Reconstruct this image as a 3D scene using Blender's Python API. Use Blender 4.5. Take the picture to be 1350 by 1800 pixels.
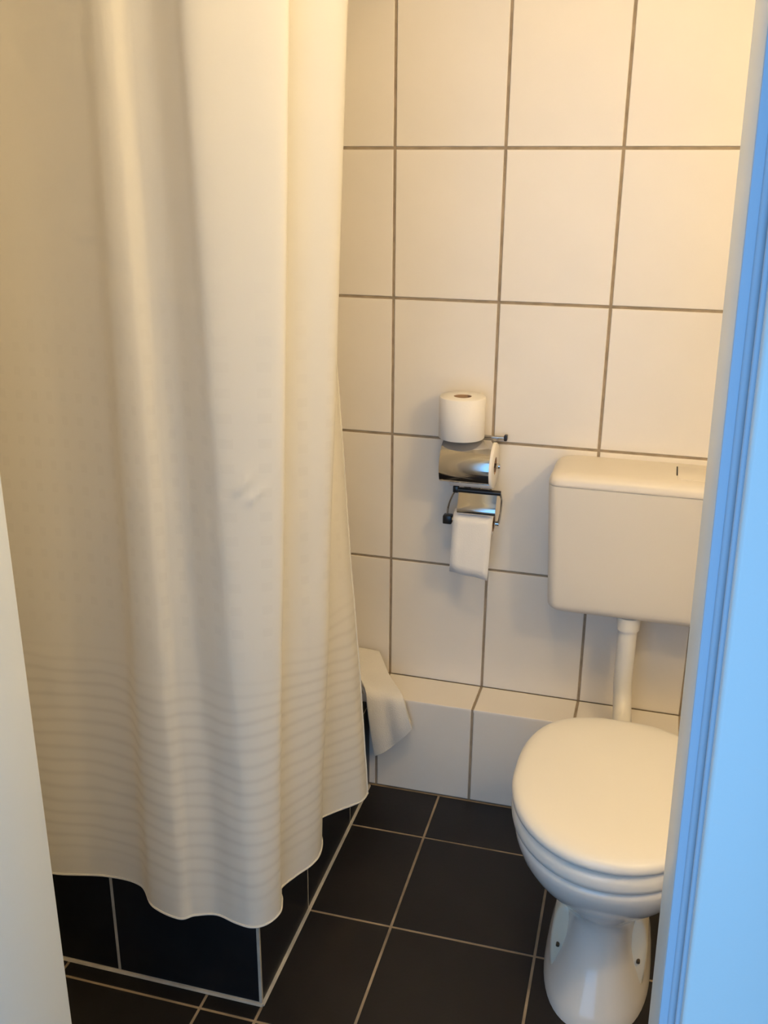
import bpy, bmesh, math, random
from mathutils import Vector, Matrix, noise

for o in list(bpy.data.objects):
    bpy.data.objects.remove(o, do_unlink=True)
scene = bpy.context.scene
COL = scene.collection
random.seed(4)

# ------------------------------------------------------------ camera
YAW, PITCH, ROLL, FPX = 0.28117, -0.33730, 0.00674, 1704.06
cam = bpy.data.cameras.new('camera')
cam.sensor_fit = 'VERTICAL'
cam.sensor_height = 24.0
cam.sensor_width = 18.0
cam.lens = FPX / 1800 * 24.0
cam.clip_start = 0.02
camo = bpy.data.objects.new('camera', cam)
COL.objects.link(camo)
fw = Vector((-math.sin(YAW) * math.cos(PITCH), math.cos(YAW) * math.cos(PITCH), math.sin(PITCH)))
r0 = Vector((math.cos(YAW), math.sin(YAW), 0))
u0 = r0.cross(fw)
rr = r0 * math.cos(ROLL) + u0 * math.sin(ROLL)
uu = -r0 * math.sin(ROLL) + u0 * math.cos(ROLL)
m = Matrix((rr, uu, -fw)).transposed().to_4x4()
m.translation = (0.62488, -2.22971, 1.53767)
camo.matrix_world = m
scene.camera = camo

# ------------------------------------------------------------ light, exposure
LAMP_COL, LAMP_STR = (1.0, 0.73, 0.37), 112.0     # glass globe of the wall lamp
FILL_COL, FILL_STR = (1.0, 0.73, 0.38), 32.0    # unseen ceiling lamp added for warm fill
WIN_COL, WIN_POW = (0.23, 0.56, 1.0), 16.5       # daylight through the hall window
world = bpy.data.worlds.new('world')
scene.world = world
world.use_nodes = True
world.node_tree.nodes['Background'].inputs[0].default_value = (0.35, 0.55, 1.0, 1)
world.node_tree.nodes['Background'].inputs[1].default_value = 0.6
al = bpy.data.lights.new('hall_daylight', 'AREA')
al.shape = 'RECTANGLE'
al.size, al.size_y = 1.30, 1.85
al.energy = WIN_POW
al.color = WIN_COL
alo = bpy.data.objects.new('hall_daylight', al)
COL.objects.link(alo)
alo.location = (0.35, -2.70, 1.15)
alo.rotation_euler = (math.radians(90), 0, 0)     # shines towards +y
scene.view_settings.view_transform = 'Standard'
scene.view_settings.look = 'None'
scene.view_settings.gamma = 1.0
scene.view_settings.use_curve_mapping = False
scene.view_settings.exposure = 0.0


# ------------------------------------------------------------ helpers
def mat(name, color, rough=0.5, metal=0.0, noise_scale=None, noise_amt=0.0, bump=0.0, bump_scale=200.0,
        spec=0.5, coat=0.0, rand=0.0):
    mt = bpy.data.materials.new(name)
    mt.use_nodes = True
    nt = mt.node_tree
    b = nt.nodes['Principled BSDF']
    b.inputs['Base Color'].default_value = (*color, 1)
    b.inputs['Roughness'].default_value = rough
    b.inputs['Metallic'].default_value = metal
    b.inputs['Specular IOR Level'].default_value = spec
    b.inputs['Coat Weight'].default_value = coat
    tc = nt.nodes.new('ShaderNodeTexCoord')
    src = None
    if noise_scale:
        n = nt.nodes.new('ShaderNodeTexNoise')
        n.inputs['Scale'].default_value = noise_scale
        n.inputs['Detail'].default_value = 6
        nt.links.new(tc.outputs['Object'], n.inputs['Vector'])
        mp = nt.nodes.new('ShaderNodeMapRange')
        mp.inputs['From Min'].default_value = 0.3
        mp.inputs['From Max'].default_value = 0.7
        mp.inputs['To Min'].default_value = 1 - noise_amt
        mp.inputs['To Max'].default_value = 1 + noise_amt
        nt.links.new(n.outputs['Fac'], mp.inputs['Value'])
        src = mp.outputs['Result']
    if rand:
        oi = nt.nodes.new('ShaderNodeObjectInfo')
        mp2 = nt.nodes.new('ShaderNodeMapRange')
        mp2.inputs['To Min'].default_value = 1 - rand
        mp2.inputs['To Max'].default_value = 1 + rand
        nt.links.new(oi.outputs['Random'], mp2.inputs['Value'])
        if src:
            mu = nt.nodes.new('ShaderNodeMath')
            mu.operation = 'MULTIPLY'
            nt.links.new(src, mu.inputs[0])
            nt.links.new(mp2.outputs['Result'], mu.inputs[1])
            src = mu.outputs[0]
        else:
            src = mp2.outputs['Result']
    if src:
        vm = nt.nodes.new('ShaderNodeVectorMath')
        vm.operation = 'SCALE'
        vm.inputs[0].default_value = color
        nt.links.new(src, vm.inputs['Scale'])
        nt.links.new(vm.outputs[0], b.inputs['Base Color'])
    if bump:
        n2 = nt.nodes.new('ShaderNodeTexNoise')
        n2.inputs['Scale'].default_value = bump_scale
        n2.inputs['Detail'].default_value = 4
        nt.links.new(tc.outputs['Object'], n2.inputs['Vector'])
        bp = nt.nodes.new('ShaderNodeBump')
        bp.inputs['Strength'].default_value = bump
        bp.inputs['Distance'].default_value = 0.002
        nt.links.new(n2.outputs['Fac'], bp.inputs['Height'])
        nt.links.new(bp.outputs['Normal'], b.inputs['Normal'])
    return mt


def link(name, me, mt=None, parent=None):
    o = bpy.data.objects.new(name, me)
    COL.objects.link(o)
    if mt is not None and me is not None and not me.materials:
        me.materials.append(mt)
    if parent is not None:
        o.parent = parent
    return o


def from_bm(name, bm, mt=None, parent=None, smooth=False, angle=None):
    me = bpy.data.meshes.new(name)
    bmesh.ops.recalc_face_normals(bm, faces=bm.faces)
    if smooth:
        for f in bm.faces:
            f.smooth = True
        if angle is not None:
            for e in bm.edges:
                if len(e.link_faces) == 2 and e.calc_face_angle(0) > angle:
                    e.smooth = False
    bm.to_mesh(me)
    bm.free()
    return link(name, me, mt, parent)


def pydata(name, verts, faces, mt=None, parent=None, smooth=False):
    bm = bmesh.new()
    vs = [bm.verts.new(v) for v in verts]
    for f in faces:
        try:
            bm.faces.new([vs[i] for i in f])
        except ValueError:
            pass
    return from_bm(name, bm, mt, parent, smooth)


def struct(o):
    o['kind'] = 'structure'
    return o


def tag(o, label, cat, group=None):
    o['label'] = label
    o['category'] = cat
    if group:
        o['group'] = group
    return o


def empty(name, loc=(0, 0, 0)):
    o = bpy.data.objects.new(name, None)
    o.empty_display_size = 0.05
    o.location = loc
    COL.objects.link(o)
    return o


def part(o, parent):
    """parent o (built in world coordinates) under an Empty that only has a location"""
    o.parent = parent
    o.matrix_parent_inverse = Matrix.Translation(-Vector(parent.location))
    return o


def add_box(bm, a, b):
    x0, y0, z0 = a
    x1, y1, z1 = b
    v = [bm.verts.new(p) for p in ((x0, y0, z0), (x1, y0, z0), (x1, y1, z0), (x0, y1, z0),
                                   (x0, y0, z1), (x1, y0, z1), (x1, y1, z1), (x0, y1, z1))]
    fs = []
    for f in ((0, 3, 2, 1), (4, 5, 6, 7), (0, 1, 5, 4), (1, 2, 6, 5), (2, 3, 7, 6), (3, 0, 4, 7)):
        fs.append(bm.faces.new([v[i] for i in f]))
    return v, fs


def box(name, a, b, mt, parent=None, bevel=0.0, seg=3):
    bm = bmesh.new()
    add_box(bm, a, b)
    if bevel:
        bmesh.ops.bevel(bm, geom=list(bm.edges), offset=bevel, segments=seg, affect='EDGES', profile=0.5)
    return from_bm(name, bm, mt, parent, smooth=bool(bevel), angle=math.radians(40))


def tube_bm(bm, pts, rad, n=12, cap=True):
    pts = [Vector(p) for p in pts]
    rads = rad if isinstance(rad, (list, tuple)) else [rad] * len(pts)
    rings = []
    prev = None
    for i, p in enumerate(pts):
        t = (pts[min(i + 1, len(pts) - 1)] - pts[max(i - 1, 0)]).normalized()
        if prev is None:
            a = Vector((0, 0, 1)) if abs(t.z) < 0.9 else Vector((1, 0, 0))
            nrm = t.cross(a).normalized()
        else:
            nrm = (prev - t * prev.dot(t)).normalized()
        prev = nrm
        bi = t.cross(nrm)
        rings.append([bm.verts.new(p + (nrm * math.cos(2 * math.pi * k / n) + bi * math.sin(2 * math.pi * k / n)) * rads[i])
                      for k in range(n)])
    for a, b in zip(rings, rings[1:]):
        for k in range(n):
            bm.faces.new((a[k], a[(k + 1) % n], b[(k + 1) % n], b[k]))
    if cap:
        bm.faces.new(rings[0][::-1])
        bm.faces.new(rings[-1])


def tube(name, pts, rad, mt, parent=None, n=12):
    bm = bmesh.new()
    tube_bm(bm, pts, rad, n)
    return from_bm(name, bm, mt, parent, smooth=True, angle=math.radians(50))


def loft(name, rings, mt, parent=None, cap_a=True, cap_b=True, closed=True, angle=math.radians(60)):
    bm = bmesh.new()
    R = [[bm.verts.new(p) for p in ring] for ring in rings]
    n = len(R[0])
    for a, b in zip(R, R[1:]):
        for k in range(n if closed else n - 1):
            bm.faces.new((a[k], a[(k + 1) % n], b[(k + 1) % n], b[k]))
    if cap_a:
        bm.faces.new(R[0][::-1])
    if cap_b:
        bm.faces.new(R[-1])
    return from_bm(name, bm, mt, parent, smooth=True, angle=angle)


def smooth_path(pts, n):
    """Catmull-Rom through pts, n samples per span"""
    P = [Vector(p) for p in pts]
    out = []
    for i in range(len(P) - 1):
        a, b, c, d = P[max(i - 1, 0)], P[i], P[i + 1], P[min(i + 2, len(P) - 1)]
        for k in range(n):
            t = k / n
            out.append(0.5 * ((2 * b) + (c - a) * t + (2 * a - 5 * b + 4 * c - d) * t * t + (3 * b - a - 3 * c + d) * t ** 3))
    out.append(P[-1])
    return out


# tile: glazed slab whose rim is rounded over; local z is the outward normal, origin at the back of its first corner
_tiles = {}


def tile_mesh(name, quad, thick, ch, mt):
    """quad: four 2-D corners, counter-clockwise"""
    key = (name, tuple(round(c, 4) for q in quad for c in q), thick, ch, mt.name)
    if key in _tiles:
        return _tiles[key]
    q = [Vector(p) for p in quad]
    n = 4

    def inset(d):
        out = []
        for i in range(n):
            e0 = (q[i] - q[i - 1]).normalized()
            e1 = (q[(i + 1) % n] - q[i]).normalized()
            n0, n1 = Vector((-e0.y, e0.x)), Vector((-e1.y, e1.x))
            bis = (n0 + n1)
            out.append(q[i] + bis * (d / (1 + n0.dot(n1))))
        return out
    ins = inset(ch)
    verts, norms = [], []
    c = sum(q, Vector((0, 0))) / 4
    for p in q:
        verts.append((p.x, p.y, 0))
        d = (p - c).normalized()
        norms.append(Vector((d.x, d.y, 0)))
    for i, p in enumerate(q):
        verts.append((p.x, p.y, thick - ch))
        d = Vector((0, 0))
        e0 = (q[i] - q[i - 1]).normalized()
        e1 = (q[(i + 1) % n] - q[i]).normalized()
        d = Vector((e0.y, -e0.x)) + Vector((e1.y, -e1.x))
        d.normalize()
        norms.append(Vector((d.x, d.y, 0.25)).normalized())
    for p in ins:
        verts.append((p.x, p.y, thick))
        norms.append(Vector((0, 0, 1)))
    faces = []
    for i in range(4):
        j = (i + 1) % 4
        faces.append((i, j, 4 + j, 4 + i))
        faces.append((4 + i, 4 + j, 8 + j, 8 + i))
    faces.append((8, 9, 10, 11))
    me = bpy.data.meshes.new(name)
    me.from_pydata([tuple(v) for v in verts], [], faces)
    me.polygons.foreach_set('use_smooth', [True] * len(faces))
    me.update()
    # rim quads: give each edge its own sideways normal so the round-over catches a line of light
    loops = []
    for poly in me.polygons:
        for li in poly.loop_indices:
            vi = me.loops[li].vertex_index
            if len(poly.vertices) == 4 and vi < 8 and poly.index != len(faces) - 1:
                i = poly.index // 2
                e = (q[(i + 1) % 4] - q[i]).normalized()
                side = Vector((e.y, -e.x, 0))
                loops.append(tuple((side + Vector((0, 0, 0.2 if vi >= 4 else 0))).normalized()))
            else:
                loops.append(tuple(norms[vi]))
    me.normals_split_custom_set(loops)
    me.materials.append(mt)
    _tiles[key] = me
    return me


def put_tile(name, quad, origin, ex, ey, thick, ch, mt, parent, jitter=0.0):
    me = tile_mesh(name, quad, thick, ch, mt)
    o = bpy.data.objects.new(name, me)
    COL.objects.link(o)
    ex, ey = Vector(ex).normalized(), Vector(ey).normalized()
    ez = ex.cross(ey)
    M = Matrix((ex, ey, ez)).transposed().to_4x4()
    if jitter:
        M = M @ Matrix.Rotation(random.uniform(-jitter, jitter), 4, 'X') @ Matrix.Rotation(random.uniform(-jitter, jitter), 4, 'Y')
    M.translation = Vector(origin)
    o.matrix_world = M
    o.parent = parent
    return o


def rect(x0, y0, x1, y1):
    return ((x0, y0), (x1, y0), (x1, y1), (x0, y1))


# ------------------------------------------------------------ materials
M_TILE = mat('cream_glazed_tile', (0.83, 0.775, 0.70), rough=0.3, noise_scale=5, noise_amt=0.02, bump=0.012, bump_scale=25, rand=0.012)
M_GROUT = mat('brown_grey_grout', (0.33, 0.265, 0.19), rough=0.9, noise_scale=30, noise_amt=0.2, bump=0.4)
M_FTILE = mat('anthracite_floor_tile', (0.012, 0.0105, 0.0102), rough=0.42, noise_scale=7, noise_amt=0.25, bump=0.08, bump_scale=160, rand=0.1, spec=0.35)
M_FGROUT = mat('sand_floor_grout', (0.30, 0.235, 0.16), rough=0.9, noise_scale=14, noise_amt=0.35, bump=0.4)
M_BTILE = mat('black_plinth_tile', (0.012, 0.012, 0.014), rough=0.35, noise_scale=8, noise_amt=0.2, rand=0.1, spec=0.35)
M_BGROUT = mat('pale_plinth_grout', (0.50, 0.46, 0.38), rough=0.85, noise_scale=20, noise_amt=0.2)
M_PLASTER = mat('white_plaster', (0.84, 0.83, 0.80), rough=0.9, bump=0.1)
M_PAINT = mat('pale_blue_grey_paint', (0.73, 0.76, 0.74), rough=0.32, bump=0.01, bump_scale=40)
M_SEAL_SHADE = mat('grey_seal_and_shade', (0.46, 0.53, 0.62), rough=0.6)  # rubber beads, plus the strip that greys the stop face as shade
M_CERAMIC = mat('white_ceramic', (0.82, 0.79, 0.74), rough=0.13, coat=0.3)
M_PLASTIC = mat('white_plastic', (0.84, 0.81, 0.75), rough=0.3, bump=0.01, bump_scale=300)
M_CISTERN = mat('cream_cistern_plastic', (0.78, 0.725, 0.645), rough=0.35)
M_DARK = mat('dark_gap', (0.01, 0.01, 0.01), rough=0.8)
M_CHROME = mat('polished_chrome', (0.56, 0.55, 0.54), rough=0.07, metal=1.0)
M_DARK_REFL = mat('dark_reflection_black', (0.012, 0.011, 0.011), rough=0.3)  # near-black put in for the dark floor mirrored by chrome bar and knobs
M_BOLT = mat('rusty_bolt', (0.10, 0.07, 0.04), rough=0.5, metal=0.4)
M_FLANGE = mat('bolt_recess_ceramic', (0.80, 0.74, 0.60), rough=0.3)
M_PAPER = mat('white_tissue', (0.86, 0.83, 0.79), rough=0.95, bump=0.25, bump_scale=300)
M_CARD = mat('brown_card_core', (0.40, 0.27, 0.18), rough=0.9)
M_TOWEL = mat('white_terry', (0.80, 0.77, 0.72), rough=1.0, bump=0.9, bump_scale=500)
M_TRAY = mat('white_tray_enamel', (0.8, 0.8, 0.78), rough=0.2)
M_HALLFLOOR = mat('hall_oak_laminate', (0.35, 0.23, 0.13), rough=0.5, noise_scale=6, noise_amt=0.2)

m_globe = bpy.data.materials.new('lit_opal_glass')
m_globe.use_nodes = True
b = m_globe.node_tree.nodes['Principled BSDF']
b.inputs['Base Color'].default_value = (0.9, 0.88, 0.8, 1)
b.inputs['Emission Color'].default_value = (*LAMP_COL, 1)
b.inputs['Emission Strength'].default_value = LAMP_STR

m_glass = bpy.data.materials.new('window_glass')
m_glass.use_nodes = True
b = m_glass.node_tree.nodes['Principled BSDF']
b.inputs['Base Color'].default_value = (1, 1, 1, 1)
b.inputs['Roughness'].default_value = 0.0
b.inputs['Transmission Weight'].default_value = 1.0
b.inputs['IOR'].default_value = 1.02


def curtain_material():
    mt = bpy.data.materials.new('white_jacquard_polyester')
    mt.use_nodes = True
    nt = mt.node_tree
    N, L = nt.nodes, nt.links
    for n in list(N):
        N.remove(n)
    out = N.new('ShaderNodeOutputMaterial')
    uv = N.new('ShaderNodeUVMap')
    uv.uv_map = 'UVMap'
    sep = N.new('ShaderNodeSeparateXYZ')
    L.new(uv.outputs[0], sep.inputs[0])

    def math_(op, a, b=None, c=None):
        n = N.new('ShaderNodeMath')
        n.operation = op
        for i, v in enumerate((a, b, c)):
            if v is None:
                continue
            if isinstance(v, (int, float)):
                n.inputs[i].default_value = v
            else:
                L.new(v, n.inputs[i])
        return n.outputs[0]
    u, v = sep.outputs[0], sep.outputs[1]      # metres along the cloth, metres above the floor
    nz = N.new('ShaderNodeTexNoise')
    nz.inputs['Scale'].default_value = 4.0
    L.new(uv.outputs[0], nz.inputs['Vector'])
    wob = math_('MULTIPLY', nz.outputs['Fac'], 0.05)
    # woven bars on the lower third
    ph = math_('MULTIPLY', math_('ADD', v, wob), 2 * math.pi / 0.0255)
    bar = math_('POWER', math_('ADD', math_('MULTIPLY', math_('SINE', ph), 0.5), 0.5), 3.0)
    mlo = N.new('ShaderNodeMapRange')
    mlo.inputs['From Min'].default_value = 0.74
    mlo.inputs['From Max'].default_value = 0.66
    L.new(v, mlo.inputs['Value'])
    mlo2 = N.new('ShaderNodeMapRange')
    mlo2.inputs['From Min'].default_value = 0.27
    mlo2.inputs['From Max'].default_value = 0.33
    L.new(v, mlo2.inputs['Value'])
    bars = math_('MULTIPLY', bar, math_('MULTIPLY', mlo.outputs[0], mlo2.outputs[0]))
    # rows of small woven squares above
    du = math_('SINE', math_('MULTIPLY', u, 2 * math.pi / 0.034))
    dv = math_('SINE', math_('MULTIPLY', v, 2 * math.pi / 0.040))
    dots = math_('MULTIPLY', math_('GREATER_THAN', du, 0.35), math_('GREATER_THAN', dv, 0.35))
    mup = N.new('ShaderNodeMapRange')
    mup.inputs['From Min'].default_value = 0.72
    mup.inputs['From Max'].default_value = 0.80
    L.new(v, mup.inputs['Value'])
    mup2 = N.new('ShaderNodeMapRange')
    mup2.inputs['From Min'].default_value = 1.45
    mup2.inputs['From Max'].default_value = 1.15
    L.new(v, mup2.inputs['Value'])
    dots = math_('MULTIPLY', dots, math_('MULTIPLY', mup.outputs[0], mup2.outputs[0]))
    fac = math_('ADD', math_('MULTIPLY', bars, 0.42), math_('MULTIPLY', dots, 0.13))
    mix = N.new('ShaderNodeMix')
    mix.data_type = 'RGBA'
    L.new(fac, mix.inputs['Factor'])
    mix.inputs['A'].default_value = (0.86, 0.835, 0.765, 1)
    mix.inputs['B'].default_value = (0.70, 0.67, 0.605, 1)
    dif = N.new('ShaderNodeBsdfPrincipled')
    dif.inputs['Roughness'].default_value = 0.65
    dif.inputs['Sheen Weight'].default_value = 0.1
    dif.inputs['Specular IOR Level'].default_value = 0.25
    tr = N.new('ShaderNodeBsdfTranslucent')
    L.new(mix.outputs['Result'], dif.inputs['Base Color'])
    L.new(mix.outputs['Result'], tr.inputs['Color'])
    n2 = N.new('ShaderNodeTexNoise')
    n2.inputs['Scale'].default_value = 14
    n2.inputs['Detail'].default_value = 5
    L.new(uv.outputs[0], n2.inputs['Vector'])
    bp = N.new('ShaderNodeBump')
    bp.inputs['Strength'].default_value = 0.32
    bp.inputs['Distance'].default_value = 0.006
    L.new(n2.outputs['Fac'], bp.inputs['Height'])
    L.new(bp.outputs['Normal'], dif.inputs['Normal'])
    ms = N.new('ShaderNodeMixShader')
    ms.inputs[0].default_value = 0.36
    L.new(dif.outputs[0], ms.inputs[1])
    L.new(tr.outputs[0], ms.inputs[2])
    L.new(ms.outputs[0], out.inputs['Surface'])
    return mt


M_CURTAIN = curtain_material()

# ------------------------------------------------------------ room shell
XL, XR = -0.86, 1.37          # left and right bathroom walls
YF, YO = -1.45, -1.63         # door wall: bathroom face, hall face
H = 2.42
TW, TH, G, TK = 0.25, 0.33, 0.0062, 0.008
DX0, DX1, DZ = -0.003, 0.667, 1.985     # clear opening of the door

# floor frame: the floor grid and the plinth run about a degree off the tiled wall
TA = 0.0147
E1 = Vector((math.cos(TA), math.sin(TA), 0))
E2 = Vector((math.sin(TA), -math.cos(TA), 0))
O = Vector((-0.016, -0.1273, 0))


def F(i, d, z=0.0):
    p = O + E1 * i + E2 * d
    return Vector((p.x, p.y, z))


def ledge_y(x):
    return O.y + (x - O.x) * math.tan(TA)


floor = struct(box('floor', (XL - 0.1, YO, -0.12), (XR + 0.1, 0.1, -0.0015), M_FGROUT))
struct(box('floor', (-0.9, -2.8, -0.12), (1.75, YO, 0.0), M_HALLFLOOR))
struct(box('ceiling', (XL - 0.1, YO, H), (XR + 0.1, 0.1, H + 0.1), M_PLASTER))
struct(box('ceiling', (-0.9, -2.8, H), (1.7, YO, H + 0.1), M_PLASTER))
wall_back = struct(box('wall_back', (XL - 0.1, 0.003, 0), (XR + 0.1, 0.12, H), M_GROUT))
wall_left = struct(box('wall_left', (XL - 0.1, YF, 0), (XL - 0.003, 0.003, H), M_GROUT))
wall_right = struct(box('wall_right', (XR + 0.003, YF, 0), (XR + 0.1, 0.003, H), M_GROUT))
bm = bmesh.new()
add_box(bm, (XL - 0.1, YO, 0), (DX0 - 0.02, YF, H))
add_box(bm, (DX1 + 0.02, YO, 0), (XR + 0.1, YF, H))
add_box(bm, (DX0 - 0.02, YO, DZ + 0.02), (DX1 + 0.02, YF, H))
struct(from_bm('wall_front', bm, M_PLASTER))
# hall behind the photographer
struct(box('wall_hall_left', (-1.0, -2.8, 0), (-0.9, YO, H), M_PLASTER))
struct(box('wall_hall_right', (1.7, -2.8, 0), (1.8, YO, H), M_PLASTER))
WX0, WX1, WZ0, WZ1 = -0.36, 1.06, 0.16, 2.14
bm = bmesh.new()
add_box(bm, (-0.9, -2.92, 0), (WX0, -2.8, H))
add_box(bm, (WX1, -2.92, 0), (1.7, -2.8, H))
add_box(bm, (WX0, -2.92, 0), (WX1, -2.8, WZ0))
add_box(bm, (WX0, -2.92, WZ1), (WX1, -2.8, H))
struct(from_bm('wall_hall_end', bm, M_PLASTER))
bm = bmesh.new()
for a, b in (((WX0, WZ0), (WX1, WZ0 + 0.06)), ((WX0, WZ1 - 0.06), (WX1, WZ1)), ((WX0, WZ0), (WX0 + 0.06, WZ1)),
             ((WX1 - 0.06, WZ0), (WX1, WZ1))):
    add_box(bm, (a[0], -2.88, a[1]), (b[0], -2.82, b[1]))
win = struct(from_bm('window_1', bm, M_PAINT))
box('pane', (WX0 + 0.06, -2.852, WZ0 + 0.06), (WX1 - 0.06, -2.848, WZ1 - 0.06), m_glass, win)

# --- tiles of the back wall: columns of 25 cm, rows of 33 cm
zrows = [1.5885 + TH * k for k in range(-5, 4)]         # joint heights
zrows = [z for z in zrows if z < H - 0.05]
Z_LEDGE = 0.2685
zs = [Z_LEDGE - 0.004] + [z for z in zrows if z > 0.3] + [H]
xs = [XL] + [TW * k for k in range(-3, 6)] + [XR]
for xa, xb in zip(xs, xs[1:]):
    for za, zb in zip(zs, zs[1:]):
        w, h = xb - xa - G, zb - za - G
        put_tile('tile', rect(0, 0, w, h), (xa + G / 2, 0.008, za + G / 2), (1, 0, 0), (0, 0, 1), TK, 0.0018, M_TILE, wall_back, 0.0012)
# left and right walls, same tile
ys = [0.0 - TW * k for k in range(6)] + [YF]
for ya, yb in zip(ys, ys[1:]):
    for za, zb in zip([0.0] + zs, zs):
        if zb - za < 0.02:
            continue
        w, h = ya - yb - G, zb - za - G
        put_tile('tile', rect(0, 0, w, h), (XR + 0.008, ya - G / 2, za + G / 2), (0, -1, 0), (0, 0, 1), TK, 0.0018, M_TILE, wall_right, 0.0012)
        put_tile('tile', rect(0, 0, w, h), (XL - 0.008, yb + G / 2, za + G / 2), (0, 1, 0), (0, 0, 1), TK, 0.0018, M_TILE, wall_left, 0.0012)

# --- boxed-in pipe ledge along the foot of the wall
lx = [XL] + [TW * k for k in range(-3, 6)] + [XR]
t9 = 0.009
core = pydata('trim_1',
              [(XL, 0.0028, 0), (XR, 0.0028, 0), (XR, ledge_y(XR) + 0.003, 0), (XL, ledge_y(XL) + 0.003, 0),
               (XL, 0.0028, Z_LEDGE - 0.003), (XR, 0.0028, Z_LEDGE - 0.003), (XR, ledge_y(XR) + 0.003, Z_LEDGE - 0.003), (XL, ledge_y(XL) + 0.003, Z_LEDGE - 0.003)],
              [(0, 3, 2, 1), (4, 5, 6, 7), (0, 1, 5, 4), (1, 2, 6, 5), (2, 3, 7, 6), (3, 0, 4, 7)], M_GROUT)
struct(core)
for xa, xb in zip(lx, lx[1:]):
    a, b_ = xa + G / 2, xb - G / 2
    # front tile
    w = (b_ - a) / math.cos(TA)
    put_tile('tile', rect(0, 0, w, Z_LEDGE - 0.008), (a, ledge_y(a) + 0.0085, 0.003), E1, (0, 0, 1), 0.0085, 0.002, M_TILE, core, 0.001)
    # top tile, a slight wedge
    put_tile('tile', ((0, 0), (b_ - a, ledge_y(b_) - ledge_y(a)), (b_ - a, -0.003 - ledge_y(a)), (0, -0.003 - ledge_y(a))),
             (a, ledge_y(a), Z_LEDGE - 0.0085), (1, 0, 0), (0, 1, 0), 0.0085, 0.002, M_TILE, core)

# --- floor tiles, 31 cm, cut columns at the plinth and cut row at the ledge
FC0, FS, FR0 = 0.1876, 0.3095, 0.1758
FG = 0.0055
PD = 0.7567                       # length of the shower plinth along E2
cols = [0.0, FC0] + [FC0 + FS * k for k in range(1, 5)]
rows = [0.0, FR0] + [FR0 + FS * k for k in range(1, 6)]


def floor_tile(i0, i1, d0, d1):
    # clip to the room
    i1 = min(i1, XR - O.x - 0.002)
    i0 = max(i0, XL - O.x + 0.002)
    d1 = min(d1, -YO + O.y - 0.012)
    w, h = i1 - i0 - FG, d1 - d0 - FG
    if w < 0.03 or h < 0.012:
        return
    p = F(i0 + FG / 2, d1 - FG / 2, -0.008)
    put_tile('tile', rect(0, 0, w, h), p, E1, -E2, 0.008, 0.0012, M_FTILE, floor, 0.0015)


for i0, i1 in zip(cols, cols[1:]):
    for d0, d1 in zip(rows, rows[1:]):
        floor_tile(i0, i1, d0, d1)
lc = [0.0, -0.115] + [-0.115 - FS * k for k in range(1, 4)]
for i1, i0 in zip(lc, lc[1:]):
    for d0, d1 in zip([PD] + rows[3:], rows[3:]):
        floor_tile(i0, i1, d0, d1)

# --- shower plinth clad in black tile
PH = 0.25
sb = empty('shower_plinth', F(-0.4, PD * 0.5))
tag(sb, 'raised shower plinth clad in black tiles with pale joints, below the curtain hem', 'shower plinth')
XLd = XL - O.x + 0.006
c = [F(-0.0008, 0.004), F(-0.0008, PD - 0.0008), F(XLd, PD - 0.0008), F(XLd, 0.004)]
o = pydata('core', [tuple(p) for p in c] + [(p.x, p.y, PH - 0.003) for p in c],
           [(0, 1, 2, 3), (4, 7, 6, 5), (0, 4, 5, 1), (1, 5, 6, 2), (2, 6, 7, 3), (3, 7, 4, 0)], M_BGROUT)
part(o, sb)
BG = 0.0055


def base_tile(quad, p, ex, ey):
    o = put_tile('tile', quad, p, ex, ey, 0.0085, 0.0012, M_BTILE, None)
    part(o, sb)


for a, b_ in ((0.0, -FS), (-FS, -2 * FS), (-2 * FS, XLd)):
    w = a - b_ - BG
    base_tile(rect(0, 0, w, PH - 0.012), F(b_ + BG / 2, PD - 0.0085, 0.006), E1, (0, 0, 1))
for a, b_ in ((0.004, FR0), (FR0, FR0 + FS), (FR0 + FS, PD)):
    w = b_ - a - BG
    base_tile(rect(0, 0, w, PH - 0.012), F(-0.0085, b_ - BG / 2, 0.006), -E2, (0, 0, 1))
# rim tiles on top and a white tray let into them
RW = 0.09
base_tile(rect(0, 0, -XLd - BG, RW), F(XLd + BG, PD - 0.001, PH - 0.0085), E1, -E2)
base_tile(rect(0, 0, RW, PD - RW - 2 * BG), F(-RW - 0.001, PD - RW - BG, PH - 0.0085), E1, -E2)
bm = bmesh.new()
i0, i1, d0, d1 = XLd + 0.005, -RW - 0.01, 0.012, PD - RW - 0.01
rings = []
for ins, z in ((0, PH - 0.006), (0, PH + 0.004), (0.035, PH + 0.004), (0.055, PH - 0.10), (0.10, PH - 0.115)):
    rings.append([bm.verts.new(F(i, d, z)) for i, d in ((i0 + ins, d0 + ins), (i1 - ins, d0 + ins), (i1 - ins, d1 - ins), (i0 + ins, d1 - ins))])
for a, b_ in zip(rings, rings[1:]):
    for k in range(4):
        bm.faces.new((a[k], a[(k + 1) % 4], b_[(k + 1) % 4], b_[k]))
bm.faces.new(rings[-1])
part(from_bm('tray', bm, M_TRAY), sb)
q = [F(-0.0053, PD - 0.0053), F(0.0004, PD - 0.0053), F(0.0004, PD + 0.0004), F(-0.0053, PD + 0.0004)]
part(pydata('edge_trim', [(p.x, p.y, 0.004) for p in q] + [(p.x, p.y, PH) for p in q],
            [(0, 3, 2, 1), (4, 5, 6, 7), (0, 1, 5, 4), (1, 2, 6, 5), (2, 3, 7, 6), (3, 0, 4, 7)], M_BGROUT), sb)
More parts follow.
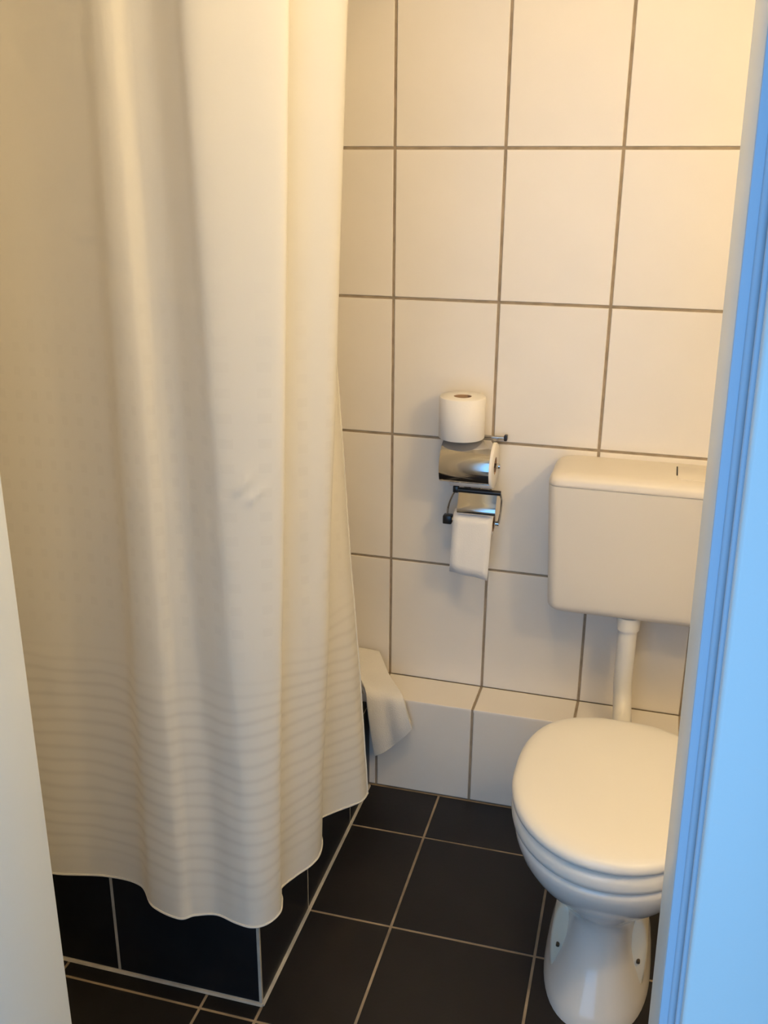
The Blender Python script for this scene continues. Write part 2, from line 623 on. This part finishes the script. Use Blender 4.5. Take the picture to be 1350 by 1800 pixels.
# silicone bead where plinth meets floor
tube_pts = [F(0.001, 0.01, 0.001), F(0.001, PD + 0.001, 0.001), F(XLd, PD + 0.001, 0.001)]
bm = bmesh.new()
tube_bm(bm, [tube_pts[0], tube_pts[1]], 0.0042, 6)
tube_bm(bm, [tube_pts[1], tube_pts[2]], 0.0042, 6)
part(from_bm('sealant_bead', bm, M_BGROUT), sb)

# ------------------------------------------------------------ door frame
YS = -1.60                        # stop face; rebate runs from here to the casing front
YC = -1.637
SW = 0.0135                       # stop face width
bm = bmesh.new()


def prism(bm, prof, z0, z1):
    a = [bm.verts.new((x, y, z0)) for x, y in prof]
    b = [bm.verts.new((x, y, z1)) for x, y in prof]
    n = len(prof)
    for k in range(n):
        bm.faces.new((a[k], a[(k + 1) % n], b[(k + 1) % n], b[k]))
    bm.faces.new(a[::-1])
    bm.faces.new(b)


def arc(cx, cy, r, a0, a1, n=5):
    return [(cx + r * math.cos(math.radians(a0 + (a1 - a0) * k / n)), cy + r * math.sin(math.radians(a0 + (a1 - a0) * k / n))) for k in range(n + 1)]


def mirror(prof):
    c = DX0 + DX1
    return [(c - x, y) for x, y in prof][::-1]


lining = [(DX1 + 0.02, YF - 0.004 + 0.012)] + arc(DX1 + 0.003, YF + 0.005, 0.003, 90, 180, 3) + \
    arc(DX1 + 0.003, YS + 0.003, 0.003, 180, 270, 4) + [(DX1 + SW, YS), (DX1 + 0.02, YS)]
casing = [(DX1 + SW + 0.0005, YO + 0.001), (DX1 + SW + 0.0005, YS - 0.0005), (DX1 + 0.0225, YS - 0.0005), (DX1 + 0.0225, YO - 0.001),
          (DX1 + 0.085, YO - 0.001)] + arc(DX1 + 0.082, YC + 0.003, 0.003, 0, -90, 3) + arc(DX1 + SW + 0.0045, YC + 0.004, 0.004, -90, -180, 5)
door = None
for side in ('r', 'l'):
    pr = lining if side == 'r' else mirror(lining)
    bm = bmesh.new()
    prism(bm, pr, 0, DZ)
    if side == 'r':
        door = struct(from_bm('door_1', bm, M_PAINT, smooth=True, angle=math.radians(35)))
    else:
        from_bm('lining', bm, M_PAINT, door, smooth=True, angle=math.radians(35))
    pr = casing if side == 'r' else mirror(casing)
    bm = bmesh.new()
    prism(bm, pr, 0, DZ + 0.08)
    from_bm('casing', bm, M_PAINT, door, smooth=True, angle=math.radians(35))
    sx = DX1 + SW - 0.0005 if side == 'r' else DX0 - SW + 0.0005
    s = -1 if side == 'r' else 1
    tube('seal_and_shade', [(sx + s * 0.0036, YS - 0.0042, 0.002), (sx + s * 0.0036, YS - 0.0042, DZ)], 0.0030, M_SEAL_SHADE, door, 8)
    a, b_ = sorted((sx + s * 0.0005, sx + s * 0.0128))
    box('seal_and_shade', (a, YS - 0.0035, 0.002), (b_, YS - 0.0002, DZ), M_SEAL_SHADE, door, 0.001, 2)  # grey strip added over the stop face, its tone standing in for shade
    tube('seal_and_shade', [(sx + s * 0.0002, YS - 0.021, 0.002), (sx + s * 0.0002, YS - 0.021, DZ)], 0.0022, M_SEAL_SHADE, door, 8)
for o in [door] + list(door.children):
    for v in o.data.vertices:
        if v.co.x > 0.4:
            v.co.x -= 0.0150 * (v.co.z - 1.25)      # the right jamb leans a little
bm = bmesh.new()
add_box(bm, (DX0 - 0.02, YS, DZ), (DX1 + 0.02, YF + 0.008, DZ + 0.02))
from_bm('head', bm, M_PAINT, door)
bm = bmesh.new()
add_box(bm, (DX0 - SW, YC, DZ + SW), (DX1 + SW, YO - 0.001, DZ + 0.08))
from_bm('casing', bm, M_PAINT, door)
bm = bmesh.new()
add_box(bm, (DX0 - 0.012, YO, -0.001), (DX1 + 0.012, YF, 0.008))
from_bm('threshold', bm, M_BGROUT, door)

# ------------------------------------------------------------ shower curtain
rail = empty('curtain_rail', (-0.02, -0.4, 1.985))
tag(rail, 'white curtain rail bent around the shower above the curtain', 'rail')
path = [(XL, -0.775, 1.985), (-0.10, -0.785, 1.985)] + [
    (-0.10 + 0.13 * math.sin(a), -0.655 - 0.13 * math.cos(a), 1.985) for a in [math.radians(k) for k in (20, 40, 60, 75, 90)]] + [(0.03, 0.0, 1.985)]
part(tube('rod', path, 0.011, M_PLASTIC), rail)

ZT, ZB = 1.9725, 0.252
# knots of the cloth's plan: (x, y) at hem height .26 and at height 1.80
KN = [((-0.84, -0.935), (-0.84, -0.765)),
      ((-0.62, -0.918), (-0.66, -0.745)),
      ((-0.425, -0.926), (-0.46, -0.740)),
      ((-0.31, -0.905), (-0.37, -0.752)),
      ((-0.235, -0.908), (-0.290, -0.775)),
      ((-0.185, -0.953), (-0.248, -0.795)),
      ((-0.124, -0.966), (-0.220, -0.795)),
      ((-0.100, -0.950), (-0.198, -0.774)),
      ((-0.062, -0.936), (-0.165, -0.770)),
      ((-0.020, -0.945), (-0.115, -0.800)),
      ((0.012, -0.947), (-0.080, -0.824)),
      ((0.034, -0.932), (-0.010, -0.812)),
      ((0.045, -0.900), (0.060, -0.790)),
      ((0.036, -0.868), (0.044, -0.766)),
      ((0.022, -0.840), (-0.005, -0.752)),
      ((0.036, -0.800), (-0.015, -0.725)),
      ((0.056, -0.760), (0.045, -0.702)),
      ((0.062, -0.725), (0.105, -0.662)),
      ((0.050, -0.680), (0.085, -0.620)),
      ((0.022, -0.632), (0.020, -0.560)),
      ((0.046, -0.590), (-0.020, -0.490)),
      ((0.088, -0.540), (-0.035, -0.440)),
      ((0.094, -0.506), (-0.045, -0.405))]
SUB = 14
pb = smooth_path([(*k[0], 0) for k in KN], SUB)
pt = smooth_path([(*k[1], 0) for k in KN], SUB)
NZ = 260
ncol = len(pb)
su = [0.0]
for a, b_ in zip(pb, pb[1:]):
    su.append(su[-1] + (b_ - a).length)
verts, uvs = [], []
creases = [(0.000, -0.88, 1.065, 0.022, 0.75), (0.018, -0.88, 1.045, 0.018, 0.95), (0.055, -0.70, 0.825, 0.022, 0.6),
           (0.055, -0.80, 0.66, 0.022, 0.5), (0.03, -0.86, 0.60, 0.025, -0.5)]
for j in range(NZ + 1):
    z = ZB + (ZT - ZB) * j / NZ
    t = (z - 0.26) / 1.54
    for i in range(ncol):
        p = pb[i].lerp(pt[i], t)
        q = pb[max(i - 1, 0)].lerp(pt[max(i - 1, 0)], t)
        r = pb[min(i + 1, ncol - 1)].lerp(pt[min(i + 1, ncol - 1)], t)
        d = (r - q).normalized()
        nrm = Vector((d.y, -d.x, 0))
        amp = 0.0035 * max(0.0, min(1.0, (1.5 - z) / 0.9))
        k = noise.noise(Vector((su[i] * 6.0, z * 3.0, 0.3))) * amp + noise.noise(Vector((su[i] * 17.0 + z * 9, z * 11.0 - su[i] * 6, 5.0))) * amp * 0.32
        for (cx, cy, cz, ln, ang) in creases:
            dx = ((p.x - cx) ** 2 + 0.4 * (p.y - cy) ** 2) ** 0.5 * (1 if p.x > cx else -1)
            dz = z - cz
            a_ = dx * math.cos(ang) - dz * math.sin(ang)
            b2 = dx * math.sin(ang) + dz * math.cos(ang)
            k += 0.0065 * math.exp(-(a_ / 0.0075) ** 2 - (b2 / ln) ** 2)
        p = p + nrm * k
        verts.append((p.x, p.y, z))
        uvs.append((su[i], z))
faces = [(j * ncol + i, j * ncol + i + 1, (j + 1) * ncol + i + 1, (j + 1) * ncol + i) for j in range(NZ) for i in range(ncol - 1)]
me = bpy.data.meshes.new('shower_curtain')
me.from_pydata(verts, [], faces)
me.polygons.foreach_set('use_smooth', [True] * len(faces))
ul = me.uv_layers.new(name='UVMap')
for lp in me.loops:
    ul.data[lp.index].uv = uvs[lp.vertex_index]
me.update()
curtain = link('shower_curtain', me, M_CURTAIN)
tag(curtain, 'long white shower curtain with woven bars and deep folds, hanging outside the black plinth', 'shower curtain')
M_HEM = mat('hem_cloth', (0.62, 0.60, 0.54), rough=0.8)
hem = [verts[i] for i in range(0, ncol)]
tube('hem', [(x, y, z) for x, y, z in hem], 0.0024, M_HEM, curtain, 6)
edge = [verts[j * ncol + ncol - 1] for j in range(0, NZ + 1, 5)]
tube('hem', edge, 0.0018, M_HEM, curtain, 6)

# ------------------------------------------------------------ toilet
TX = 0.614


def outline(cx, cy, a, bf, bb, z, n=56, ef=2.05, eb=2.7):
    pts = []
    for k in range(n):
        t = 2 * math.pi * k / n
        c_, s_ = math.cos(t), math.sin(t)
        e = eb if s_ > 0 else ef
        x = cx + a * math.copysign(abs(c_) ** (2 / (eb if s_ > 0 else ef)), c_)
        y = cy + (bb if s_ > 0 else bf) * math.copysign(abs(s_) ** (2 / e), s_)
        pts.append((x, y, z))
    return pts


toilet = empty('toilet', (TX, -0.58, 0))
tag(toilet, 'white ceramic floor-standing toilet with its lid down, right of the curtain', 'toilet')
SY, SA, SF, SBK = -0.60, 0.192, 0.237, 0.245


def seat_ring(inset, z):
    return outline(TX, SY, SA - inset, SF - inset, SBK - inset, z)


# lid: slightly domed, rounded rim
part(loft('lid', [seat_ring(0.02, 0.4205), seat_ring(0.004, 0.4205), seat_ring(0.0005, 0.423), seat_ring(0.0, 0.4285),
                  seat_ring(0.0008, 0.4335), seat_ring(0.0035, 0.4385), seat_ring(0.009, 0.4425), seat_ring(0.018, 0.445),
                  seat_ring(0.04, 0.4467), seat_ring(0.10, 0.4482), seat_ring(0.16, 0.4488)], M_PLASTIC), toilet)
# seat ring with its opening


def seat_prof(ins, z):
    return outline(TX, SY + 0.002, SA - 0.001 - ins, SF + 0.001 - ins, SBK - 0.004 - ins, z)


def hole(ins, z):
    return outline(TX, SY - 0.02, 0.115 + ins, 0.155 + ins, 0.135 + ins, z, eb=2.2)


rings = [hole(0, 0.395), hole(0.004, 0.386), seat_prof(0.006, 0.380), seat_prof(0.0015, 0.383), seat_prof(0.0, 0.391), seat_prof(0.0005, 0.402),
         seat_prof(0.003, 0.411), seat_prof(0.010, 0.4165), hole(0.01, 0.4165), hole(0, 0.410), hole(0, 0.395)]
part(loft('seat', rings, M_PLASTIC, cap_a=False, cap_b=False), toilet)
for sx in (-0.075, 0.075):
    bm = bmesh.new()
    tube_bm(bm, [(TX + sx, -0.372, 0.362), (TX + sx, -0.372, 0.385), (TX + sx, -0.372, 0.388), (TX + sx, -0.372, 0.4195)], [0.009, 0.009, 0.015, 0.015], 14)
    part(from_bm('hinge', bm, M_PLASTIC, smooth=True, angle=0.8), toilet)

BW = [  # z, half width, front y, back y
    (0.3790, 0.178, -0.8245, -0.300), (0.3745, 0.184, -0.8310, -0.296), (0.366, 0.185, -0.8320, -0.294), (0.352, 0.183, -0.8290, -0.292),
    (0.330, 0.176, -0.8200, -0.290), (0.305, 0.163, -0.8030, -0.290), (0.280, 0.146, -0.7800, -0.292), (0.250, 0.124, -0.7530, -0.296),
    (0.225, 0.102, -0.7300, -0.300), (0.207, 0.086, -0.7140, -0.302), (0.192, 0.0765, -0.7060, -0.303), (0.175, 0.0735, -0.7030, -0.303),
    (0.15, 0.0725, -0.7050, -0.303), (0.12, 0.0745, -0.7120, -0.302), (0.09, 0.0805, -0.7260, -0.301), (0.06, 0.0905, -0.7430, -0.300),
    (0.03, 0.1015, -0.7600, -0.296), (0.012, 0.106, -0.7680, -0.292), (0.0005, 0.107, -0.7700, -0.290)]
rings = []
for z, a, yf, yb in BW:
    cy = -0.585 if z > 0.26 else -0.56
    rings.append(outline(TX, cy, a, cy - yf, yb - cy, z, ef=2.15 if z > 0.2 else 2.4, eb=2.6))
inner = [(0.3785, 0.135, -0.77, -0.40), (0.34, 0.128, -0.76, -0.41), (0.25, 0.07, -0.68, -0.46), (0.21, 0.03, -0.62, -0.53)]
ir = []
for z, a, yf, yb in inner:
    cy = -0.585
    ir.append(outline(TX, cy, a, cy - yf, yb - cy, z))
part(loft('bowl', ir[::-1] + rings, M_CERAMIC), toilet)
# spigot at the back that takes the flush pipe, and the waste outlet to the boxed ledge
part(tube('inlet', [(TX, -0.305, 0.325), (TX, -0.262, 0.325)], [0.036, 0.032], M_CERAMIC, None, 20), toilet)
part(tube('outlet', [(TX, -0.31, 0.17), (TX, -0.118, 0.17)], 0.05, M_CERAMIC, None, 20), toilet)
# bolt flanges either side of the foot
for s in (-1, 1):
    prof = []
    n = 28
    for k in range(n):
        t = 2 * math.pi * k / n
        a = math.cos(t)
        zz = 0.092 + 0.085 * math.sin(t)
        prof.append((0.0235 * math.copysign(abs(a) ** 0.8, a), zz))
    fr, bk, fr2 = [], [], []
    for w, zz in prof:
        x = TX + s * (0.0700 + w)
        yy = -0.655 - 0.18 * (0.092 - zz) - 0.25 * (0.02 - w)
        fr.append((TX + s * (0.0700 + w * 0.82), yy, 0.092 + (zz - 0.092) * 0.95))
        fr2.append((x, yy + 0.006, zz))
        bk.append((x, yy + 0.12, zz))
    fl = loft('bolt_flange', [bk, fr2, fr], M_FLANGE)
    part(fl, toilet)
    sc = tube('bolt', [(TX + s * 0.0775, -0.655, 0.094), (TX + s * 0.0775, -0.6635, 0.093)], 0.0036, M_BOLT, None, 8)
    sc.parent = fl
    sc.matrix_parent_inverse = Matrix.Identity(4)

# ------------------------------------------------------------ cistern


def rrect(x0, x1, y0, y1, r, z, n=6):
    pts = []
    for cx, cy, a0 in ((x1 - r, y1 - r, 0), (x0 + r, y1 - r, 90), (x0 + r, y0 + r, 180), (x1 - r, y0 + r, 270)):
        for k in range(n + 1):
            a = math.radians(a0 + 90 * k / n)
            pts.append((cx + r * math.cos(a), cy + r * math.sin(a), z))
    return pts


CX0, CX1, CD = 0.405, 0.835, -0.165
CXM = (CX0 + CX1) / 2
cist = empty('cistern', (CXM, -0.08, 0.57))
tag(cist, 'cream plastic wall-hung toilet cistern on the tiled wall above the toilet', 'cistern')


def cring(ins, z, tp):
    return rrect(CX0 + ins + tp, CX1 - ins - tp, CD + ins + tp * 0.8, -0.0005, 0.024, z)


zs_ = [(0.026, 0.573), (0.017, 0.5745), (0.0095, 0.5785), (0.004, 0.5845), (0.001, 0.592), (0.0, 0.602)]
rings = [cring(i, z, 0.013) for i, z in zs_]
for k in range(1, 7):
    z = 0.605 + (0.884 - 0.605) * k / 6
    rings.append(cring(0, z, 0.013 * (1 - k / 6)))
part(loft('tank', rings, M_CISTERN), cist)


def lring(ins, z):
    return rrect(CX0 - 0.0015 + ins, CX1 + 0.0015 - ins, CD - 0.002 + ins, -0.0005, 0.026, z)


part(loft('tank_lid', [lring(0.0022, 0.8845), lring(0.0014, 0.8852), lring(0.0014, 0.890), lring(0.0025, 0.897), lring(0.0055, 0.9035), lring(0.0105, 0.9085),
                       lring(0.0175, 0.912), lring(0.026, 0.9135), lring(0.036, 0.914)], M_CISTERN), cist)
# flush plate let into the lid: only the slit on its left shows
part(box('flush_button', (0.6785, -0.128, 0.9075), (0.742, -0.028, 0.9153), M_CISTERN, None, 0.002, 2), cist)
part(box('button_slit', (0.6762, -0.098, 0.9100), (0.6787, -0.03, 0.9152), M_DARK), cist)

pipe_pts = [(0.606, -0.115, 0.578), (0.606, -0.115, 0.50), (0.606, -0.115, 0.40)]
for k in range(1, 9):
    a = math.radians(90 * k / 8)
    pipe_pts.append((0.606 + 0.008 * k / 8, -0.115 - 0.06 * (1 - math.cos(a)), 0.40 - 0.065 * math.sin(a) - 0.01 * k / 8))
pipe_pts += [(0.614, -0.22, 0.325), (0.614, -0.2615, 0.325)]
fp = empty('flush_pipe', (0.606, -0.115, 0.57))
tag(fp, 'white plastic flush pipe between the cistern and the back of the toilet', 'pipe')
part(tube('tube', pipe_pts, 0.0215, M_PLASTIC, None, 20), fp)
part(tube('collar', [(0.606, -0.115, 0.5735), (0.606, -0.115, 0.540)], [0.027, 0.0255], M_PLASTIC, None, 20), fp)
part(tube('cuff', [(0.614, -0.215, 0.325), (0.614, -0.2615, 0.325)], [0.027, 0.029], M_PLASTIC, None, 20), fp)

# ------------------------------------------------------------ paper holder and rolls


def make_roll(name, r, r_core, length):
    """roll about its local x axis, centred on its origin"""
    root = empty(name)
    n = 40

    def ring(rad, x):
        return [(x, rad * math.cos(2 * math.pi * k / n), rad * math.sin(2 * math.pi * k / n)) for k in range(n)]
    h = length / 2
    rings = [ring(r_core + 0.001, -h), ring(r - 0.002, -h), ring(r, -h + 0.002), ring(r, h - 0.002), ring(r - 0.002, h), ring(r_core + 0.001, h), ring(r_core + 0.001, -h)]
    loft('paper', rings, M_PAPER, root, cap_a=False, cap_b=False, angle=math.radians(50))
    loft('core', [ring(r_core + 0.0008, -h + 0.001), ring(r_core + 0.0008, h - 0.001), ring(r_core - 0.0008, h - 0.001), ring(r_core - 0.0008, -h + 0.001), ring(r_core + 0.0008, -h + 0.001)],
         M_CARD, root, cap_a=False, cap_b=False, angle=math.radians(50))
    return root


UY, UZ = -0.075, 0.893            # axis of the upper roll
spare = make_roll('toilet_roll', 0.0535, 0.020, 0.098)
spare.rotation_euler = (0, math.radians(-90), 0)
spare.location = (0.1885, -0.072, UZ + 0.0605 + 0.050)
tag(spare, 'white toilet roll standing on its end on top of the chrome holder', 'toilet roll', 'toilet rolls at the holder')
upper = make_roll('toilet_roll', 0.0545, 0.0205, 0.104)
upper.location = (0.2205, UY, UZ)
tag(upper, 'full toilet roll lying under the curved upper chrome cover', 'toilet roll', 'toilet rolls at the holder')
LYr, LZr = -0.067, 0.748
lower = make_roll('toilet_roll', 0.0285, 0.0205, 0.094)
lower.location = (0.2265, LYr, LZr)
tag(lower, 'nearly used-up lower toilet roll with a long sheet hanging down', 'toilet roll', 'toilet rolls at the holder')
sheet = []
for k in range(9):
    a = math.radians(90 - 90 * k / 8)
    sheet.append((-0.0292 * math.cos(a), 0.0292 * math.sin(a)))
sheet += [(-0.0298, -0.02), (-0.0315, -0.05), (-0.033, -0.08), (-0.0335, -0.105), (-0.035, -0.128)]
bm = bmesh.new()
prev = None
for k, (y, z) in enumerate(sheet):
    f = max(0, k - 8) / 5
    row = []
    for q in range(7):
        u = q / 6 - 0.5
        wob = 0.0022 * math.sin(q * 1.9 + k * 0.5) * f
        row.append(bm.verts.new((u * 0.094 - 0.004 * f, y + wob, z - 0.012 * f * (u))))
    if prev:
        for q in range(6):
            bm.faces.new((prev[q], prev[q + 1], row[q + 1], row[q]))
    prev = row
sh = from_bm('sheet', bm, M_PAPER, lower, smooth=True)
sm = sh.modifiers.new('thickness', 'SOLIDIFY')
sm.thickness = 0.0012
sm.offset = 0

holder = empty('paper_holder', (0.217, 0, 0.85))
tag(holder, 'chrome double toilet paper holder with curved covers screwed to the tiled wall', 'paper holder')
part(box('wall_plate', (0.185, -0.007, 0.80), (0.25, -0.0003, 0.875), M_CHROME, None, 0.002, 2), holder)


def cover(name, prof, x0, x1, thick=0.0016):
    P = [Vector((y, z)) for y, z in prof]
    n = len(P)
    off = []
    for k in range(n):
        t = (P[min(k + 1, n - 1)] - P[max(k - 1, 0)]).normalized()
        off.append(P[k] + Vector((-t.y, t.x)) * thick)
    rings = []
    for x in (x0, x1):
        rings.append([(x, p.x, p.y) for p in P] + [(x, p.x, p.y) for p in off[::-1]])
    part(loft(name, rings, M_CHROME, angle=math.radians(40)), holder)


RC = 0.0585
prof = [(-0.012, UZ + 0.050), (-0.030, UZ + 0.0525)]
for k in range(41):
    a = math.radians(62 + (212 - 62) * k / 40)          # from the back over the top to below the front
    prof.append((UY + RC * math.cos(a), UZ + RC * math.sin(a)))
prof.append((prof[-1][0] + 0.006, prof[-1][1] - 0.004))
cover('upper_cover', prof, 0.150, 0.2665)
prof = [(p.x, p.y) for p in smooth_path([(-0.086, 0.829, 0), (-0.091, 0.818, 0), (-0.097, 0.805, 0), (-0.102, 0.795, 0), (-0.1045, 0.787, 0), (-0.1035, 0.780, 0), (-0.0995, 0.7765, 0)], 4)]
cover('lower_cover', prof, 0.190, 0.281)
# hinge rods
part(tube('hinge_rod', [(0.146, -0.014, UZ + 0.052), (0.285, -0.014, UZ + 0.052)], 0.0045, M_CHROME), holder)
part(tube('hinge_rod', [(0.187, -0.085, 0.8300), (0.2895, -0.085, 0.8300)], 0.0062, M_DARK_REFL), holder)
for x in (0.200, 0.236):
    part(tube('bracket', [(x, -0.004, 0.826), (x, -0.084, 0.8300)], 0.0035, M_CHROME), holder)
# wire arm that carries the upper roll: bar through its core, down the right side to the plate
part(tube('roll_bar', [(0.155, UY, UZ), (0.2830, UY, UZ)], 0.006, M_CHROME), holder)
part(tube('roll_bar', [(0.150, LYr, LZr), (0.2850, LYr, LZr)], 0.006, M_CHROME), holder)
part(box('end_knob', (0.150, LYr - 0.011, LZr - 0.011), (0.172, LYr + 0.011, LZr + 0.011), M_DARK_REFL, None, 0.003, 2), holder)
part(tube('side_arm', smooth_path([(0.159, LYr, LZr), (0.161, LYr, LZr + 0.03), (0.172, LYr - 0.008, LZr + 0.062), (0.182, -0.083, 0.826), (0.188, -0.085, 0.8300)], 5), 0.0024, M_CHROME), holder)
part(tube('side_arm', smooth_path([(0.284, LYr, LZr), (0.288, LYr, LZr + 0.03), (0.290, -0.073, LZr + 0.06), (0.2895, -0.083, 0.822), (0.288, -0.085, 0.8300)], 5), 0.0024, M_CHROME), holder)
part(tube('side_arm', smooth_path([(0.158, UY, UZ), (0.162, UY + 0.004, UZ - 0.05), (0.176, -0.05, UZ - 0.058), (0.188, -0.01, UZ - 0.055)], 5), 0.0024, M_CHROME), holder)
part(box('end_knob', (0.176, -0.092, 0.8235), (0.189, -0.077, 0.8395), M_DARK_REFL, None, 0.002, 2), holder)
part(box('end_knob', (0.280, -0.022, UZ + 0.046), (0.2875, -0.006, UZ + 0.060), M_DARK_REFL, None, 0.002, 2), holder)

# ------------------------------------------------------------ towel on the ledge corner
left = [(-0.105, -0.012, 0.334), (-0.088, -0.060, 0.333), (-0.064, -0.105, 0.328), (-0.036, -0.150, 0.320), (-0.013, -0.174, 0.300), (-0.005, -0.180, 0.255), (0.003, -0.179, 0.185), (0.012, -0.173, 0.122)]
right = [(-0.026, -0.012, 0.331), (-0.002, -0.050, 0.321), (0.028, -0.095, 0.306), (0.068, -0.140, 0.293), (0.084, -0.160, 0.280), (0.094, -0.166, 0.252), (0.101, -0.166, 0.230), (0.106, -0.164, 0.214)]


def cloth(name, lft, rgt, off, thick, parent, seed):
    L_, R_ = smooth_path(lft, 6), smooth_path(rgt, 6)
    bm = bmesh.new()
    prev = None
    W = 14
    for k, (a, b_) in enumerate(zip(L_, R_)):
        row = []
        f = k / (len(L_) - 1)
        for q in range(W + 1):
            t = q / W
            p = a.lerp(b_, t)
            w = 0.006 * f * math.sin(t * 9.0 + seed) * math.sin(math.pi * t)
            hang = -0.010 * math.sin(math.pi * t) * f * f
            p = p + Vector((0, off * f - w, -off * (1 - f) * 0.0 + hang))
            row.append(bm.verts.new(p))
        if prev:
            for q in range(W):
                bm.faces.new((prev[q], prev[q + 1], row[q + 1], row[q]))
        prev = row
    o = from_bm(name, bm, M_TOWEL, None, smooth=True)
    s = o.modifiers.new('thickness', 'SOLIDIFY')
    s.thickness = thick
    s.offset = 0
    bv = o.modifiers.new('round', 'BEVEL')
    bv.width = thick * 0.4
    bv.segments = 3
    bv.limit_method = 'ANGLE'
    part(o, parent)
    return o


towel = empty('towel', (-0.02, -0.08, Z_LEDGE))
tag(towel, 'folded white towel draped over the ledge corner beside the curtain', 'towel')
cloth('outer_fold', left, right, 0.0, 0.011, towel, 0.5)
l2 = [(x - 0.007, y + (0.015 if i > 3 else 0.006), z - (0.016 if i < 5 else 0.004) + (0.008 if i == 7 else 0)) for i, (x, y, z) in enumerate(left)]
r2 = [(x - 0.006, y + (0.010 if i > 3 else 0.004), z - (0.014 if i < 4 else -0.004)) for i, (x, y, z) in enumerate(right)]
cloth('inner_fold', l2, r2, 0.002, 0.008, towel, 2.2)
bm = bmesh.new()
for z0, z1, gx in ((Z_LEDGE + 0.001, 0.289, 0.0), (0.290, 0.306, 0.004)):
    v, fs = add_box(bm, (-0.16, -0.112, z0), (-0.030 - gx, -0.004, z1))
bmesh.ops.bevel(bm, geom=list(bm.edges), offset=0.007, segments=3, affect='EDGES', profile=0.5)
part(from_bm('lower_folds', bm, M_TOWEL, None, smooth=True), towel)

# ------------------------------------------------------------ wall lamp, out of frame to the right
LP = Vector((1.22, -1.25, 1.75))
lamp = empty('wall_lamp', (XR, LP.y, LP.z))
tag(lamp, 'opal glass globe lamp on the right bathroom wall', 'lamp')
bm = bmesh.new()
bmesh.ops.create_uvsphere(bm, u_segments=32, v_segments=16, radius=0.06)
bmesh.ops.translate(bm, verts=bm.verts, vec=LP)
part(from_bm('globe', bm, m_globe, None, smooth=True), lamp)
part(tube('stem', [(XR - 0.001, LP.y, LP.z), (LP.x + 0.055, LP.y, LP.z)], 0.012, M_CHROME), lamp)
part(tube('wall_rose', [(XR - 0.0005, LP.y, LP.z), (XR - 0.018, LP.y, LP.z)], [0.05, 0.045], M_CHROME, None, 24), lamp)

# unseen lamp above the frame, added as warm fill light
cl = empty('fill_lamp', (0.42, -1.27, H))
tag(cl, 'unseen flat round lamp added on the bathroom ceiling for warm fill', 'lamp')
part(tube('lamp_base', [(0.42, -1.27, H - 0.0003), (0.42, -1.27, H - 0.03)], 0.165, M_PLASTIC, None, 40), cl)
m_disc = m_globe.copy()
m_disc.name = 'lit_fill_disc'
m_disc.node_tree.nodes['Principled BSDF'].inputs['Emission Color'].default_value = (*FILL_COL, 1)
m_disc.node_tree.nodes['Principled BSDF'].inputs['Emission Strength'].default_value = FILL_STR
part(tube('fill_disc', [(0.42, -1.27, H - 0.03), (0.42, -1.27, H - 0.045), (0.42, -1.27, H - 0.05)], [0.15, 0.15, 0.138], m_disc, None, 40), cl)
